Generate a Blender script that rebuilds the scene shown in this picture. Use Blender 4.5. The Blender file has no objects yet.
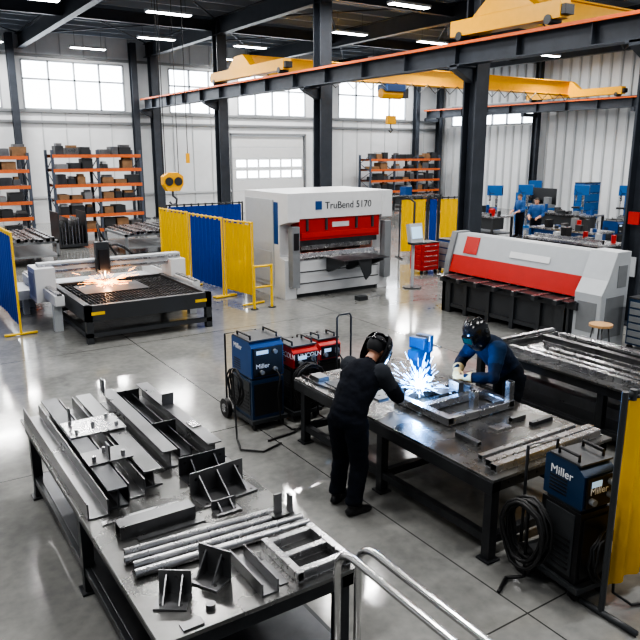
import bpy, bmesh, math, random
from math import sin, cos, pi, radians, atan2, sqrt
from mathutils import Vector, Matrix, Euler, noise
random.seed(7)
S=bpy.context.scene
# ---------------------------------------------------------------- materials
MC={}
def mat(name,col,rough=.5,metal=0.,nz=0.,ns=6.,bump=0.,emis=0.,ecol=None,spec=None,stretch=None,rn=0.):
    if name in MC: return MC[name]
    m=bpy.data.materials.new(name); m.use_nodes=True; nt=m.node_tree; N=nt.nodes; Lk=nt.links
    p=N['Principled BSDF']; p.inputs['Base Color'].default_value=(*col,1)
    p.inputs['Roughness'].default_value=rough; p.inputs['Metallic'].default_value=metal
    if spec is not None: p.inputs['Specular IOR Level'].default_value=spec
    if emis: 
        p.inputs['Emission Color'].default_value=(*(ecol or col),1); p.inputs['Emission Strength'].default_value=emis
    if nz or bump or rn:
        tc=N.new('ShaderNodeTexCoord'); mp=N.new('ShaderNodeMapping')
        if stretch: mp.inputs['Scale'].default_value=stretch
        Lk.new(tc.outputs['Object'],mp.inputs['Vector'])
        t=N.new('ShaderNodeTexNoise'); t.inputs['Scale'].default_value=ns; t.inputs['Detail'].default_value=6; t.inputs['Roughness'].default_value=.6
        Lk.new(mp.outputs['Vector'],t.inputs['Vector'])
        if nz:
            r=N.new('ShaderNodeValToRGB'); r.color_ramp.elements[0].position=.3; r.color_ramp.elements[1].position=.7
            r.color_ramp.elements[0].color=(*[max(0,c*(1-nz)) for c in col],1); r.color_ramp.elements[1].color=(*[min(1,c*(1+nz)) for c in col],1)
            Lk.new(t.outputs['Fac'],r.inputs['Fac']); Lk.new(r.outputs['Color'],p.inputs['Base Color'])
        if rn:
            mr=N.new('ShaderNodeMapRange'); mr.inputs['To Min'].default_value=max(0,rough-rn); mr.inputs['To Max'].default_value=rough+rn
            mr.inputs['From Min'].default_value=.3; mr.inputs['From Max'].default_value=.7
            Lk.new(t.outputs['Fac'],mr.inputs['Value']); Lk.new(mr.outputs['Result'],p.inputs['Roughness'])
        if bump:
            b=N.new('ShaderNodeBump'); b.inputs['Strength'].default_value=bump; b.inputs['Distance'].default_value=.02
            Lk.new(t.outputs['Fac'],b.inputs['Height']); Lk.new(b.outputs['Normal'],p.inputs['Normal'])
    MC[name]=m; return m
def floor_mat():
    m=mat('polished_concrete',(.3,.3,.29),.22,spec=.75); nt=m.node_tree;N=nt.nodes;Lk=nt.links;p=N['Principled BSDF']
    tc=N.new('ShaderNodeTexCoord')
    n1=N.new('ShaderNodeTexNoise'); n1.inputs['Scale'].default_value=.6; n1.inputs['Detail'].default_value=9; n1.inputs['Roughness'].default_value=.68
    n2=N.new('ShaderNodeTexNoise'); n2.inputs['Scale'].default_value=9; n2.inputs['Detail'].default_value=6
    for n in (n1,n2): Lk.new(tc.outputs['Object'],n.inputs['Vector'])
    r=N.new('ShaderNodeValToRGB'); r.color_ramp.elements[0].position=.34; r.color_ramp.elements[1].position=.66
    r.color_ramp.elements[0].color=(.14,.142,.14,1); r.color_ramp.elements[1].color=(.26,.26,.247,1)
    mix=N.new('ShaderNodeMath'); mix.operation='MULTIPLY_ADD'; mix.inputs[1].default_value=.3
    mm=N.new('ShaderNodeMath'); mm.operation='MULTIPLY'; mm.inputs[1].default_value=.7
    Lk.new(n1.outputs['Fac'],mm.inputs[0]); Lk.new(n2.outputs['Fac'],mix.inputs[0]); Lk.new(mm.outputs[0],mix.inputs[2])
    Lk.new(mix.outputs[0],r.inputs['Fac'])
    sx=N.new('ShaderNodeSeparateXYZ'); Lk.new(tc.outputs['Object'],sx.inputs[0])
    outs=[]
    for ax,off in (('X',.7),('Y',1.6)):
        a=N.new('ShaderNodeMath'); a.operation='ADD'; a.inputs[1].default_value=100*4.6+off; Lk.new(sx.outputs[ax],a.inputs[0])
        b=N.new('ShaderNodeMath'); b.operation='MODULO'; b.inputs[1].default_value=4.6; Lk.new(a.outputs[0],b.inputs[0])
        c=N.new('ShaderNodeMath'); c.operation='LESS_THAN'; c.inputs[1].default_value=.014; Lk.new(b.outputs[0],c.inputs[0]); outs.append(c)
    mx=N.new('ShaderNodeMath'); mx.operation='MAXIMUM'; Lk.new(outs[0].outputs[0],mx.inputs[0]); Lk.new(outs[1].outputs[0],mx.inputs[1])
    mc=N.new('ShaderNodeMixRGB'); mc.inputs['Color2'].default_value=(.05,.05,.05,1); Lk.new(mx.outputs[0],mc.inputs['Fac']); Lk.new(r.outputs['Color'],mc.inputs['Color1'])
    Lk.new(mc.outputs[0],p.inputs['Base Color'])
    mr=N.new('ShaderNodeMapRange'); mr.inputs['From Min'].default_value=.3; mr.inputs['From Max'].default_value=.7; mr.inputs['To Min'].default_value=.05; mr.inputs['To Max'].default_value=.16
    Lk.new(n1.outputs['Fac'],mr.inputs['Value']); Lk.new(mr.outputs[0],p.inputs['Roughness'])
    return m
def curtain_mat(name,col,tr):
    m=bpy.data.materials.new(name); m.use_nodes=True; nt=m.node_tree;N=nt.nodes;Lk=nt.links
    for n in list(N):
        if n.type!='OUTPUT_MATERIAL': N.remove(n)
    o=[n for n in N if n.type=='OUTPUT_MATERIAL'][0]
    d=N.new('ShaderNodeBsdfPrincipled'); d.inputs['Base Color'].default_value=(*col,1); d.inputs['Roughness'].default_value=.35
    t=N.new('ShaderNodeBsdfTranslucent'); t.inputs['Color'].default_value=(*col,1)
    x=N.new('ShaderNodeBsdfTransparent'); x.inputs['Color'].default_value=(*[min(1,c*1.2+.05) for c in col],1)
    a=N.new('ShaderNodeMixShader'); a.inputs[0].default_value=.4; b=N.new('ShaderNodeMixShader'); b.inputs[0].default_value=tr
    Lk.new(d.outputs[0],a.inputs[1]);Lk.new(t.outputs[0],a.inputs[2]);Lk.new(a.outputs[0],b.inputs[1]);Lk.new(x.outputs[0],b.inputs[2]);Lk.new(b.outputs[0],o.inputs['Surface'])
    return m
FLOOR=floor_mat()
WALL=mat('wall_white_cladding',(.57,.59,.61),.55,nz=.04,ns=2)
WALLT=mat('cladding_rib',(.43,.45,.47),.5)
DSTEEL=mat('structural_steel_dark',(.042,.049,.062),.45,.2,nz=.15,ns=3)
ROOF=mat('roof_deck',(.17,.195,.235),.6,nz=.1,ns=2)
PURL=mat('purlin_steel',(.22,.25,.29),.5)
ORANGE=mat('rail_orange',(.62,.12,.022),.45)
YEL=mat('crane_yellow',(.75,.37,.010),.4,nz=.05)
YELP=mat('post_yellow',(.70,.45,.02),.4)
GLASS=mat('window_daylight',(.9,.95,1),.3,emis=4.2,ecol=(.88,.94,1))
FRAME=mat('window_frame',(.30,.32,.34),.5)
STEEL=mat('mill_steel',(.185,.187,.193),.33,.92,nz=.2,ns=3,rn=.08)
STEELD=mat('mill_steel_dark',(.085,.088,.095),.36,.85,nz=.2,ns=4,rn=.1)
STEELL=mat('bright_steel',(.42,.42,.43),.27,.95,nz=.1,ns=5,rn=.05)
RAILM=mat('stainless_rail',(.55,.55,.55),.2,1.)
TTOP=mat('table_top_steel',(.165,.165,.163),.27,.85,nz=.28,ns=2.5,rn=.1)
TLEG=mat('table_leg_dark',(.030,.032,.036),.4,.4,nz=.3,ns=5)
BLACK=mat('black_plastic',(.010,.010,.012),.4)
RUB=mat('rubber_black',(.008,.008,.009),.5)
DG=mat('dark_grey_paint',(.033,.036,.04),.42)
MG=mat('mid_grey_paint',(.18,.19,.20),.45,nz=.05)
LG=mat('light_grey_paint',(.38,.40,.42),.4,nz=.03)
WH=mat('machine_white',(.54,.55,.56),.35,nz=.03)
RED=mat('machine_red',(.42,.014,.008),.35,nz=.05)
BLUE=mat('machine_blue',(.008,.055,.19),.35,nz=.06)
BLUED=mat('machine_blue_dark',(.010,.035,.085),.35,nz=.06)
BLUEL=mat('tool_blue',(.012,.10,.30),.35,nz=.06)
RACKO=mat('rack_orange',(.55,.13,.035),.5,nz=.1)
RACKU=mat('rack_upright',(.07,.085,.115),.5)
CARD=mat('cardboard',(.22,.13,.07),.8,nz=.2)
WOOD=mat('wood_seat',(.42,.25,.12),.5,nz=.25,ns=8,stretch=(1,8,1))
SCREEN=mat('display',(.4,.6,.8),.3,emis=.4,ecol=(.5,.7,.9))
LABEL=mat('label_white',(.75,.75,.75),.5)
GLOWR=mat('brake_work_light',(1,.35,.2),.5,emis=6,ecol=(1,.40,.25))
LAMP=mat('led_tube',(1,1,1),.5,emis=16,ecol=(.97,.98,1))
SPARK=mat('spark_hot',(1,.5,.15),.5,emis=9,ecol=(1,.42,.12))
ARC=mat('arc_white_blue',(.6,.8,1),.5,emis=90,ecol=(.55,.75,1))
ARCS=mat('arc_spatter_halo',(.6,.8,1),.5,emis=16,ecol=(.22,.5,1))  # glowing blue streaks: arc spatter, doubling as its halo
CY=curtain_mat('curtain_yellow',(.68,.42,.015),.1)
CYT=curtain_mat('curtain_yellow_clear',(.64,.38,.02),.28)
CB=curtain_mat('curtain_blue',(.006,.045,.27),.03)
# ---------------------------------------------------------------- builder
class B:
    def __init__(s,name,M=None): s.bm=bmesh.new(); s.mats=[]; s.M=M or Matrix(); s.name=name
    def mi(s,m):
        if m not in s.mats: s.mats.append(m)
        return s.mats.index(m)
    def add(s,vs,fs,m,smooth=False):
        i=s.mi(m); V=[s.bm.verts.new(s.M@Vector(v)) for v in vs]
        for f in fs:
            try:
                F=s.bm.faces.new([V[k] for k in f]); F.material_index=i; F.smooth=smooth
            except ValueError: pass
    def box(s,x0,x1,y0,y1,z0,z1,m):
        s.add([(x,y,z) for z in(z0,z1) for y in(y0,y1) for x in(x0,x1)],[(0,2,3,1),(4,5,7,6),(0,1,5,4),(2,6,7,3),(0,4,6,2),(1,3,7,5)],m)
    def cbox(s,c,sz,m,rot=(0,0,0)):
        R=Euler(rot).to_matrix(); h=[k/2 for k in sz]
        vs=[Vector(c)+R@Vector((x*h[0],y*h[1],z*h[2])) for z in(-1,1) for y in(-1,1) for x in(-1,1)]
        s.add(vs,[(0,2,3,1),(4,5,7,6),(0,1,5,4),(2,6,7,3),(0,4,6,2),(1,3,7,5)],m)
    def prism(s,poly,ax,a,b,m):
        def P(u,v,t): return {'x':(t,u,v),'y':(u,t,v),'z':(u,v,t)}[ax]
        n=len(poly); vs=[P(u,v,a) for u,v in poly]+[P(u,v,b) for u,v in poly]
        fs=[tuple(range(n)),tuple(range(2*n-1,n-1,-1))]+[(i,(i+1)%n,n+(i+1)%n,n+i) for i in range(n)]
        s.add(vs,fs,m)
    def cyl(s,a,b,r,m,n=12,r2=None,cap=True,smooth=True):
        a=Vector(a);b=Vector(b);r2=r if r2 is None else r2; d=(b-a).normalized()
        u=d.orthogonal().normalized(); w=d.cross(u)
        vs=[a+(u*cos(2*pi*i/n)+w*sin(2*pi*i/n))*r for i in range(n)]+[b+(u*cos(2*pi*i/n)+w*sin(2*pi*i/n))*r2 for i in range(n)]
        s.add(vs,[(i,(i+1)%n,n+(i+1)%n,n+i) for i in range(n)],m,smooth)
        if cap:
            s.add(vs[:n],[tuple(range(n))],m); s.add(vs[n:],[tuple(range(n))],m)
    def pipe(s,a,b,r,m,n=16,t=.2):
        a=Vector(a);b=Vector(b); d=(b-a).normalized(); u=d.orthogonal().normalized(); w=d.cross(u)
        R=lambda c,q:[c+(u*cos(2*pi*i/n)+w*sin(2*pi*i/n))*q for i in range(n)]
        vs=R(a,r)+R(b,r)+R(b,r*(1-t))+R(a,r*(1-t))
        s.add(vs,[(k*n+i,k*n+(i+1)%n,((k+1)%4)*n+(i+1)%n,((k+1)%4)*n+i) for k in range(4) for i in range(n)],m)
    def tube(s,pts,r,m,n=8,smooth=True):
        pts=[Vector(p) for p in pts]; k=len(pts); rings=[]; u=None
        for i,p in enumerate(pts):
            d=(pts[min(i+1,k-1)]-pts[max(i-1,0)]).normalized()
            u=d.orthogonal().normalized() if u is None else (u-d*u.dot(d)).normalized()
            w=d.cross(u); rr=r[i] if isinstance(r,(list,tuple)) else r
            rings+= [p+(u*cos(2*pi*j/n)+w*sin(2*pi*j/n))*rr for j in range(n)]
        fs=[(i*n+j,i*n+(j+1)%n,(i+1)*n+(j+1)%n,(i+1)*n+j) for i in range(k-1) for j in range(n)]
        fs+=[tuple(range(n)),tuple(range((k-1)*n,k*n))]
        s.add(rings,fs,m,smooth)
    def sph(s,c,r,m,sc=(1,1,1),n=12,k=8):
        c=Vector(c); vs=[c+Vector((0,0,-r*sc[2]))]
        for i in range(1,k):
            t=-pi/2+pi*i/k
            vs+=[c+Vector((r*sc[0]*cos(t)*cos(2*pi*j/n),r*sc[1]*cos(t)*sin(2*pi*j/n),r*sc[2]*sin(t))) for j in range(n)]
        vs.append(c+Vector((0,0,r*sc[2])))
        fs=[(0,1+(j+1)%n,1+j) for j in range(n)]
        fs+=[(1+(i-1)*n+j,1+(i-1)*n+(j+1)%n,1+i*n+(j+1)%n,1+i*n+j) for i in range(1,k-1) for j in range(n)]
        fs+=[(len(vs)-1,1+(k-2)*n+j,1+(k-2)*n+(j+1)%n) for j in range(n)]
        s.add(vs,fs,m,True)
    def ibeam(s,ax,a,b,u,v,w,h,m,tf=.02,tw=.015):
        p=[(-w/2,0),(w/2,0),(w/2,tf),(tw/2,tf),(tw/2,h-tf),(w/2,h-tf),(w/2,h),(-w/2,h),(-w/2,h-tf),(-tw/2,h-tf),(-tw/2,tf),(-w/2,tf)]
        s.prism([(u+x,v+y) for x,y in p],ax,a,b,m)
    def chan(s,ax,a,b,u,v,w,h,m,t=.012,mode='up'):
        p=[(-w/2,0),(w/2,0),(w/2,h),(w/2-t,h),(w/2-t,t),(-w/2+t,t),(-w/2+t,h),(-w/2,h)]
        if mode=='down': p=[(x,h-y) for x,y in p]
        if mode=='left': p=[(-w/2,0),(w/2,0),(w/2,t),(-w/2+t,t),(-w/2+t,h-t),(w/2,h-t),(w/2,h),(-w/2,h)]
        s.prism([(u+x,v+y) for x,y in p],ax,a,b,m)
    def ang(s,ax,a,b,u,v,w,h,m,t=.012,flip=1):
        s.prism([(u+flip*x,v+y) for x,y in [(0,0),(w,0),(w,t),(t,t),(t,h),(0,h)]],ax,a,b,m)
    def sq(s,ax,a,b,u,v,w,m,h=None,t=.006):
        h=h or w
        for (u0,u1,v0,v1) in ((u-w/2,u+w/2,v,v+t),(u-w/2,u+w/2,v+h-t,v+h),(u-w/2,u-w/2+t,v+t,v+h-t),(u+w/2-t,u+w/2,v+t,v+h-t)):
            s.prism([(u0,v0),(u1,v0),(u1,v1),(u0,v1)],ax,a,b,m)
    def done(s,bevel=0,parent=None):
        bmesh.ops.recalc_face_normals(s.bm,faces=s.bm.faces)
        me=bpy.data.meshes.new(s.name); s.bm.to_mesh(me); s.bm.free()
        for m in s.mats: me.materials.append(m)
        o=bpy.data.objects.new(s.name,me); S.collection.objects.link(o)
        if bevel:
            md=o.modifiers.new('bev','BEVEL'); md.width=bevel; md.segments=2; md.limit_method='ANGLE'; md.angle_limit=radians(50)
        if parent: o.parent=parent
        return o
def T(x,y,z=0,r=0): return Matrix.Translation((x,y,z))@Matrix.Rotation(radians(r),4,'Z')
def text(body,name,size,loc,rot,m,parent,ext=.002):
    c=bpy.data.curves.new(name,'FONT'); c.body=body; c.size=size; c.extrude=ext; c.materials.append(m)
    o=bpy.data.objects.new(name,c); S.collection.objects.link(o); o.location=loc; o.rotation_euler=[radians(a) for a in rot]; o.parent=parent
    return o
# ---------------------------------------------------------------- building shell
XL,XR,YB,YF,ZR=-8,33,36,-7,9.0
b=B('floor'); b.box(XL,XR,YF,YB,-.2,0,FLOOR); b.done()
def clad(b,ax,plane,a0,a1,holes,into):
    cuts=sorted(set([a0,a1]+[h[0] for h in holes]+[h[1] for h in holes]))
    for i in range(len(cuts)-1):
        c0,c1=cuts[i],cuts[i+1]; mid=(c0+c1)/2; zs=[(0,ZR)]
        for h in holes:
            if h[0]<mid<h[1]:
                n=[]
                for z0,z1 in zs:
                    if h[2]>z0: n.append((z0,min(z1,h[2])))
                    if h[3]<z1: n.append((max(z0,h[3]),z1))
                zs=n
        for z0,z1 in zs:
            if ax=='x': b.box(c0,c1,plane,plane+.25,z0,z1,WALL)
            else: b.box(plane,plane+.25,c0,c1,z0,z1,WALL)
    return
WB=[(1.9,6.0,5.4,7.6),(7.0,11.8,5.4,7.6),(14.2,17.6,5.4,7.6),(18.2,22.6,5.4,7.6),(25.0,30.3,5.4,7.6)]
DOOR=(17.7,22.5,0,4.3)
b=B('wall_back'); clad(b,'x',YB,XL,XR,WB+[DOOR],-1)
x=XL+.3
while x<XR:
    for z0,z1 in ((0,5.3),(7.7,ZR)):
        if not(z0==0 and DOOR[0]-.1<x<DOOR[1]+.1): b.box(x,x+.05,YB-.03,YB,z0,z1,WALLT)
    x+=1.1
for z in (1.2,4.75,5.25,7.75): 
    if z<4.3: b.box(XL,DOOR[0]-.1,YB-.1,YB-.03,z,z+.1,WALLT); b.box(DOOR[1]+.1,XR,YB-.1,YB-.03,z,z+.1,WALLT)
    else: b.box(XL,XR,YB-.12,YB-.03,z,z+.12,MG)
b.done()
WR=[(27.5,34.5,5.0,6.2)]
b=B('wall_right'); clad(b,'y',XR,YF,YB,WR,-1)
y=YF+.2
while y<YB:
    for z0,z1 in ((0,4.9),(6.3,ZR)) if 27<y<35 else ((0,ZR),): b.prism([(XR,y),(XR-.07,y+.05),(XR-.07,y+.14),(XR,y+.19)],'z',z0,z1,WALLT)
    y+=.62
b.done()
b=B('wall_left'); b.box(XL-.25,XL,YF,YB,0,ZR,WALL); b.done()
n=0
for (x0,x1,z0,z1) in WB:
    n+=1; b=B('window_%d'%n)
    b.box(x0,x1,YB+.12,YB+.14,z0,z1,GLASS)
    k=4 if x1-x0>4 else 3
    for i in range(k+1):
        xx=x0+(x1-x0)*i/k; b.box(xx-.04,xx+.04,YB-.02,YB+.1,z0,z1,FRAME)
    for z in (z0,z0+(z1-z0)*.62,z1): b.box(x0,x1,YB-.02,YB+.1,z-.04,z+.04,FRAME)
    b.done()
n+=1; b=B('window_%d'%n)
b.box(XR+.12,XR+.14,27.5,34.5,5.0,6.2,GLASS)
for i in range(7): yy=27.5+7*i/6; b.box(XR-.02,XR+.1,yy-.04,yy+.04,5.0,6.2,FRAME)
for z in(5,6.2): b.box(XR-.02,XR+.1,27.5,34.5,z-.04,z+.04,FRAME)
b.done()
b=B('door_1')
for i in range(7):
    z=i*.61; b.box(17.75,22.45,YB+.02,YB+.08,z+.01,z+.6,WH)
    if i in(3,4):
        for j in range(6): b.box(18.0+j*.74,18.0+j*.74+.6,YB,YB+.02,z+.12,z+.5,GLASS)
for xx in (17.6,22.5): b.box(xx,xx+.1,YB-.08,YB+.05,0,4.4,MG)
b.box(17.6,22.6,YB-.08,YB+.05,4.3,4.42,MG); b.done()
b=B('ceiling'); b.box(XL,XR+.3,YF,YB+.3,ZR,ZR+.15,ROOF)
y=YF
while y<YB: b.prism([(y,ZR),(y+.1,ZR-.06),(y+.25,ZR-.06),(y+.35,ZR)],'x',XL,XR,ROOF); y+=.75
b.done()
b=B('roof_framing')
y=YF+.5
while y<YB: b.chan('x',XL,XR,y,ZR-.3,.09,.22,PURL,t=.015,mode='left'); y+=1.25
for X in (-5,1,7,13.05,19,25,31):
    b.ibeam('y',YF,YB,X,ZR-.95,.28,.65,DSTEEL,tf=.03,tw=.03)
for Y in (5.5,12.9,19.8,27.5): b.ibeam('x',XL,XR,Y+.3,ZR-.75,.2,.4,DSTEEL)
for Y0,Y1 in ((19.8,27.5),(27.5,35.5)):
    for X0,X1 in ((1,7),(7,13),(13,19),(19,25),(25,31)):
        b.tube([(X0,Y0,ZR-.35),(X1,Y1,ZR-.35)],.03,DSTEEL,6); b.tube([(X1,Y0,ZR-.38),(X0,Y1,ZR-.38)],.03,DSTEEL,6)
b.done()
def column(x,y,h=ZR-.35,w=.42,d=.46):
    b=B('steel_column'); 
    p=[(-w/2,-d/2),(w/2,-d/2),(w/2,-d/2+.05),(.025,-d/2+.05),(.025,d/2-.05),(w/2,d/2-.05),(w/2,d/2),(-w/2,d/2),(-w/2,d/2-.05),(-.025,d/2-.05),(-.025,-d/2+.05),(-w/2,-d/2+.05)]
    b.prism([(x+u,y+v) for u,v in p],'z',.03,h,DSTEEL)
    b.box(x-.35,x+.35,y-.35,y+.35,0,.03,DSTEEL)
    for sx in(-.28,.28):
        for sy in(-.28,.28): b.cyl((x+sx,y+sy,.03),(x+sx,y+sy,.08),.02,STEELL,8)
    return b
for Y in (8.15,12.9,19.8,27.5,35.2):
    b=column(13.1,Y)
    b.prism([(12.9,5.1),(12.9,5.48),(12.3,5.48),(12.3,5.38)],'y',Y-.12,Y+.12,DSTEEL); b.box(12.3,13,Y-.2,Y+.2,5.44,5.48,DSTEEL)
    if Y<9: b.box(12.86,12.89,Y-.12,Y+.12,2.05,2.3,RED); b.box(12.86,12.885,Y-.15,Y+.15,1.0,1.4,LG)
    b.done()
for Y in (8,14,20.5,27.2,35.2):
    b=column(32.55,Y,w=.3,d=.35); b.box(31.3,32.5,Y-.1,Y+.1,5.3,5.48,DSTEEL); b.done()
for X in (6.5,12.2,24,30.9): column(X,35.6,w=.3,d=.35).done()
for X,nm in ((12.6,0),(31.5,1)):
    b=B('crane_runway_beam'); b.ibeam('y',1.0,35.3,X,5.49,.32,.5,DSTEEL,tf=.03,tw=.025)
    b.box(X-.03,X+.03,1,35.3,5.99,6.04,STEELD)
    b.box(X-.24,X-.16,1,35.3,5.93,6.0,ORANGE)
    y=1.6
    while y<35: b.box(X-.15,X+.15,y,y+.015,5.52,5.96,DSTEEL); y+=1.9
    b.done()
def crane(Y,y0,y1,hx):
    b=B('overhead_crane')
    b.box(12.5,31.6,Y-.2,Y+.2,6.3,6.9,YEL); b.box(12.5,31.6,Y-.27,Y+.27,6.9,6.94,YEL); b.box(12.5,31.6,Y-.27,Y+.27,6.26,6.3,YEL)
    for X in (12.6,31.5):
        b.box(X-.16,X+.16,y0,y1,6.14,6.5,YEL); b.prism([(Y-.9,6.5),(Y+.9,6.5),(Y+.35,6.92),(Y-.35,6.92)],'x',X-.15,X+.15,YEL)
        for yy in (y0+.3,y1-.3): b.cyl((X-.18,yy,6.14),(X+.18,yy,6.14),.1,DG,14)
        b.box(X-.14,X+.14,y0-.12,y0,6.2,6.4,BLACK); b.box(X-.14,X+.14,y1,y1+.12,6.2,6.4,BLACK)
    b.box(hx-.5,hx+.5,Y-.35,Y+.35,5.95,6.24,BLUE); b.cyl((hx-.6,Y,5.85),(hx+.5,Y,5.85),.2,YEL,16); b.box(hx+.5,hx+.8,Y-.2,Y+.2,5.7,6.1,DG)
    b.cyl((hx-.15,Y,5.8),(hx-.15,Y,4.9),.012,BLACK,6); b.cyl((hx+.15,Y,5.8),(hx+.15,Y,4.9),.012,BLACK,6)
    b.box(hx-.22,hx+.22,Y-.1,Y+.1,4.6,4.95,YEL); b.tube([(hx,Y,4.6),(hx,Y,4.45),(hx+.1,Y,4.35),(hx,Y,4.25),(hx-.1,Y,4.33)],.03,STEELD)
    x=13.5
    while x<31: b.tube([(x,Y-.3,6.3),(x+.45,Y-.3,5.95),(x+.9,Y-.3,6.3)],.02,BLACK,6); x+=.9
    b.done(.01)
crane(24.5,21.2,27.0,19.8); crane(11.6,10.0,13.2,24)
b=B('hoist_hook_block')
hx,hy=8.2,20.9
for dx in(-.28,-.2,.22,.55): b.cyl((hx+dx,hy,2.75 if abs(dx)<.3 else 3.4),(hx+dx,hy,8.75),.014,BLACK,6)
b.prism([(hx-.33,2.45),(hx-.2,2.25),(hx+.2,2.25),(hx+.33,2.45),(hx+.33,2.7),(hx+.15,2.82),(hx-.15,2.82),(hx-.33,2.7)],'y',hy-.12,hy+.12,YEL)
b.cyl((hx-.15,hy-.15,2.55),(hx-.15,hy+.15,2.55),.13,DG,16); b.cyl((hx+.15,hy-.15,2.55),(hx+.15,hy+.15,2.55),.13,DG,16)
b.tube([(hx,hy,2.25),(hx,hy,2.1),(hx+.12,hy,2.0),(hx+.1,hy,1.86),(hx-.04,hy,1.82),(hx-.12,hy,1.92)],.035,STEELD)
b.box(hx+.5,hx+.6,hy-.05,hy+.05,3.1,3.4,YEL); b.box(hx-.5,hx+.7,hy-.15,hy+.15,8.6,8.8,YEL)
b.done(.01)
i=0
for X in (-2,4,10,16,22,28):
    for Y in (1,7,13,18.5,24,29.5,34):
        xx=X+(1.2 if (i%2) else -.4); i+=1
        b=B('linear_light_fixture'); b.box(xx-.8,xx+.8,Y-.17,Y+.17,8.02,8.1,LG)
        b.box(xx-.76,xx+.76,Y-.14,Y+.14,8.0,8.02,LAMP)
        for d in(-.6,.6): b.cyl((xx+d,Y,8.1),(xx+d,Y,8.92),.008,BLACK,5)
        o=b.done()
        L=bpy.data.lights.new('led_light','AREA'); L.shape='RECTANGLE'; L.size=1.5; L.size_y=.28; L.energy=230; L.color=(1,.98,.95)
        lo=bpy.data.objects.new('led_light',L); lo.location=(xx,Y,7.98); S.collection.objects.link(lo); lo.parent=o
# ---------------------------------------------------------------- racks
def rack(name,x0,x1,y0,y1,h,levels,bays,seed):
    R=random.Random(seed); b=B(name); w=(x1-x0)/bays
    for i in range(bays+1):
        x=x0+i*w
        for y in(y0,y1): b.box(x-.05,x+.05,y-.05,y+.05,0,h,RACKU)
        z=.2
        while z<h-.6: b.tube([(x,y0,z),(x,y1,z+.5)],.02,RACKU,5); b.tube([(x,y1,z+.5),(x,y0,z+1)],.02,RACKU,5); z+=1
    for z in levels:
        for y in(y0-.06,y1+.06): b.box(x0,x1,y-.03,y+.03,z,z+.13,RACKO)
        b.box(x0+.05,x1-.05,y0,y1,z+.1,z+.125,STEELD)
        for i in range(bays):
            x=x0+i*w+.15
            while x<x0+(i+1)*w-.4:
                ww=R.uniform(.25,.55); hh=R.uniform(.12,.40); c=R.choice([CARD,STEEL,DG,CARD,STEELD,STEELD,DG,MG])
                if R.random()<.9:
                    b.box(x,x+ww,y0+.05,y0+R.uniform(.5,.8),z+.125,z+.125+hh,c)
                    if R.random()<.4: b.box(x+.05,x+ww-.05,y0+.08,y0+.4,z+.125+hh,z+.125+hh+.1,R.choice([CARD,LG,STEEL]))
                x+=ww+R.uniform(.03,.12)
    b.done()
rack('pallet_rack',6.4,9.9,28.7,29.8,3.5,[.25,.85,1.45,2.05,2.65,3.2],2,1)
rack('pallet_rack',1.8,5.5,28.7,29.8,3.4,[.25,.85,1.45,2.05,2.65,3.15],2,2)
rack('pallet_rack',25.7,31.2,33.6,34.7,3.2,[.3,.95,1.6,2.25,2.85],3,3)
# ---------------------------------------------------------------- welding screens
def wscreen(name,p0,p1,z1,cm,pm,amp=.035,per=.22,z0=.22,post=True):
    b=B(name); p0=Vector((*p0,0)); p1=Vector((*p1,0)); d=p1-p0; Ln=d.length; d.normalize(); nn=Vector((-d.y,d.x,0))
    n=int(Ln/.03); vs=[]
    for i in range(n+1):
        q=p0+d*(.05+(Ln-.1)*i/n); o=amp*sin(2*pi*i*.03/per)+.3*amp*sin(i*.11)
        for k in range(5):
            z=z0+(z1-.08-z0)*k/4; vs.append(q+nn*o*(1.15-.12*k)+Vector((0,0,z)))
    b.add(vs,[(i*5+k,(i+1)*5+k,(i+1)*5+k+1,i*5+k+1) for i in range(n) for k in range(4)],cm,True)
    for p in(p0,p1):
        b.cyl(p+Vector((0,0,.02)),p+Vector((0,0,z1)),.024,pm,10)
        b.tube([p-nn*.3+Vector((0,0,.03)),p+nn*.3+Vector((0,0,.03))],.026,pm,8)
    b.tube([p0+Vector((0,0,z1-.03)),p1+Vector((0,0,z1-.03))],.02,pm,8)
    i=.1
    while i<Ln: 
        q=p0+d*i+Vector((0,0,z1-.03)); b.cyl(q-Vector((0,0,.05)),q+Vector((0,0,.03)),.028,pm,6); i+=.22
    return b.done()
wscreen('blue_welding_curtain',(2.25,14.0),(2.25,17.4),2.0,CB,YELP)
wscreen('yellow_welding_curtain',(7.32,13.95),(7.15,15.05),1.92,CY,YELP,amp=.012)
wscreen('blue_welding_curtain',(7.13,15.15),(7.0,16.8),1.94,CB,YELP)
wscreen('yellow_welding_curtain',(6.98,16.9),(6.85,18.5),1.96,CY,YELP,amp=.012)
wscreen('blue_welding_curtain',(7.2,18.9),(9.6,18.9),2.0,CB,DG)
wscreen('yellow_welding_curtain',(4.36,2.68),(6.4,2.68),1.83,CYT,DG,amp=.02)
wscreen('yellow_welding_curtain',(14.7,17.6),(15.6,17.3),2.0,CY,DG,amp=.015)
wscreen('blue_welding_curtain',(15.65,17.28),(16.0,17.2),2.0,CB,DG,amp=.015)
wscreen('yellow_welding_curtain',(16.05,17.2),(17.0,16.9),2.0,CY,DG,amp=.015)
b=B('safety_barrier'); 
for x,y in((7.1,13.5),(7.55,13.5)): b.cyl((x,y,0),(x,y,1.0),.03,YELP,10); b.cyl((x,y,0),(x,y,.02),.09,DG,12)
for z in(.5,.97): b.tube([(7.1,13.5,z),(7.55,13.5,z)],.025,YELP,8)
b.done()
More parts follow.
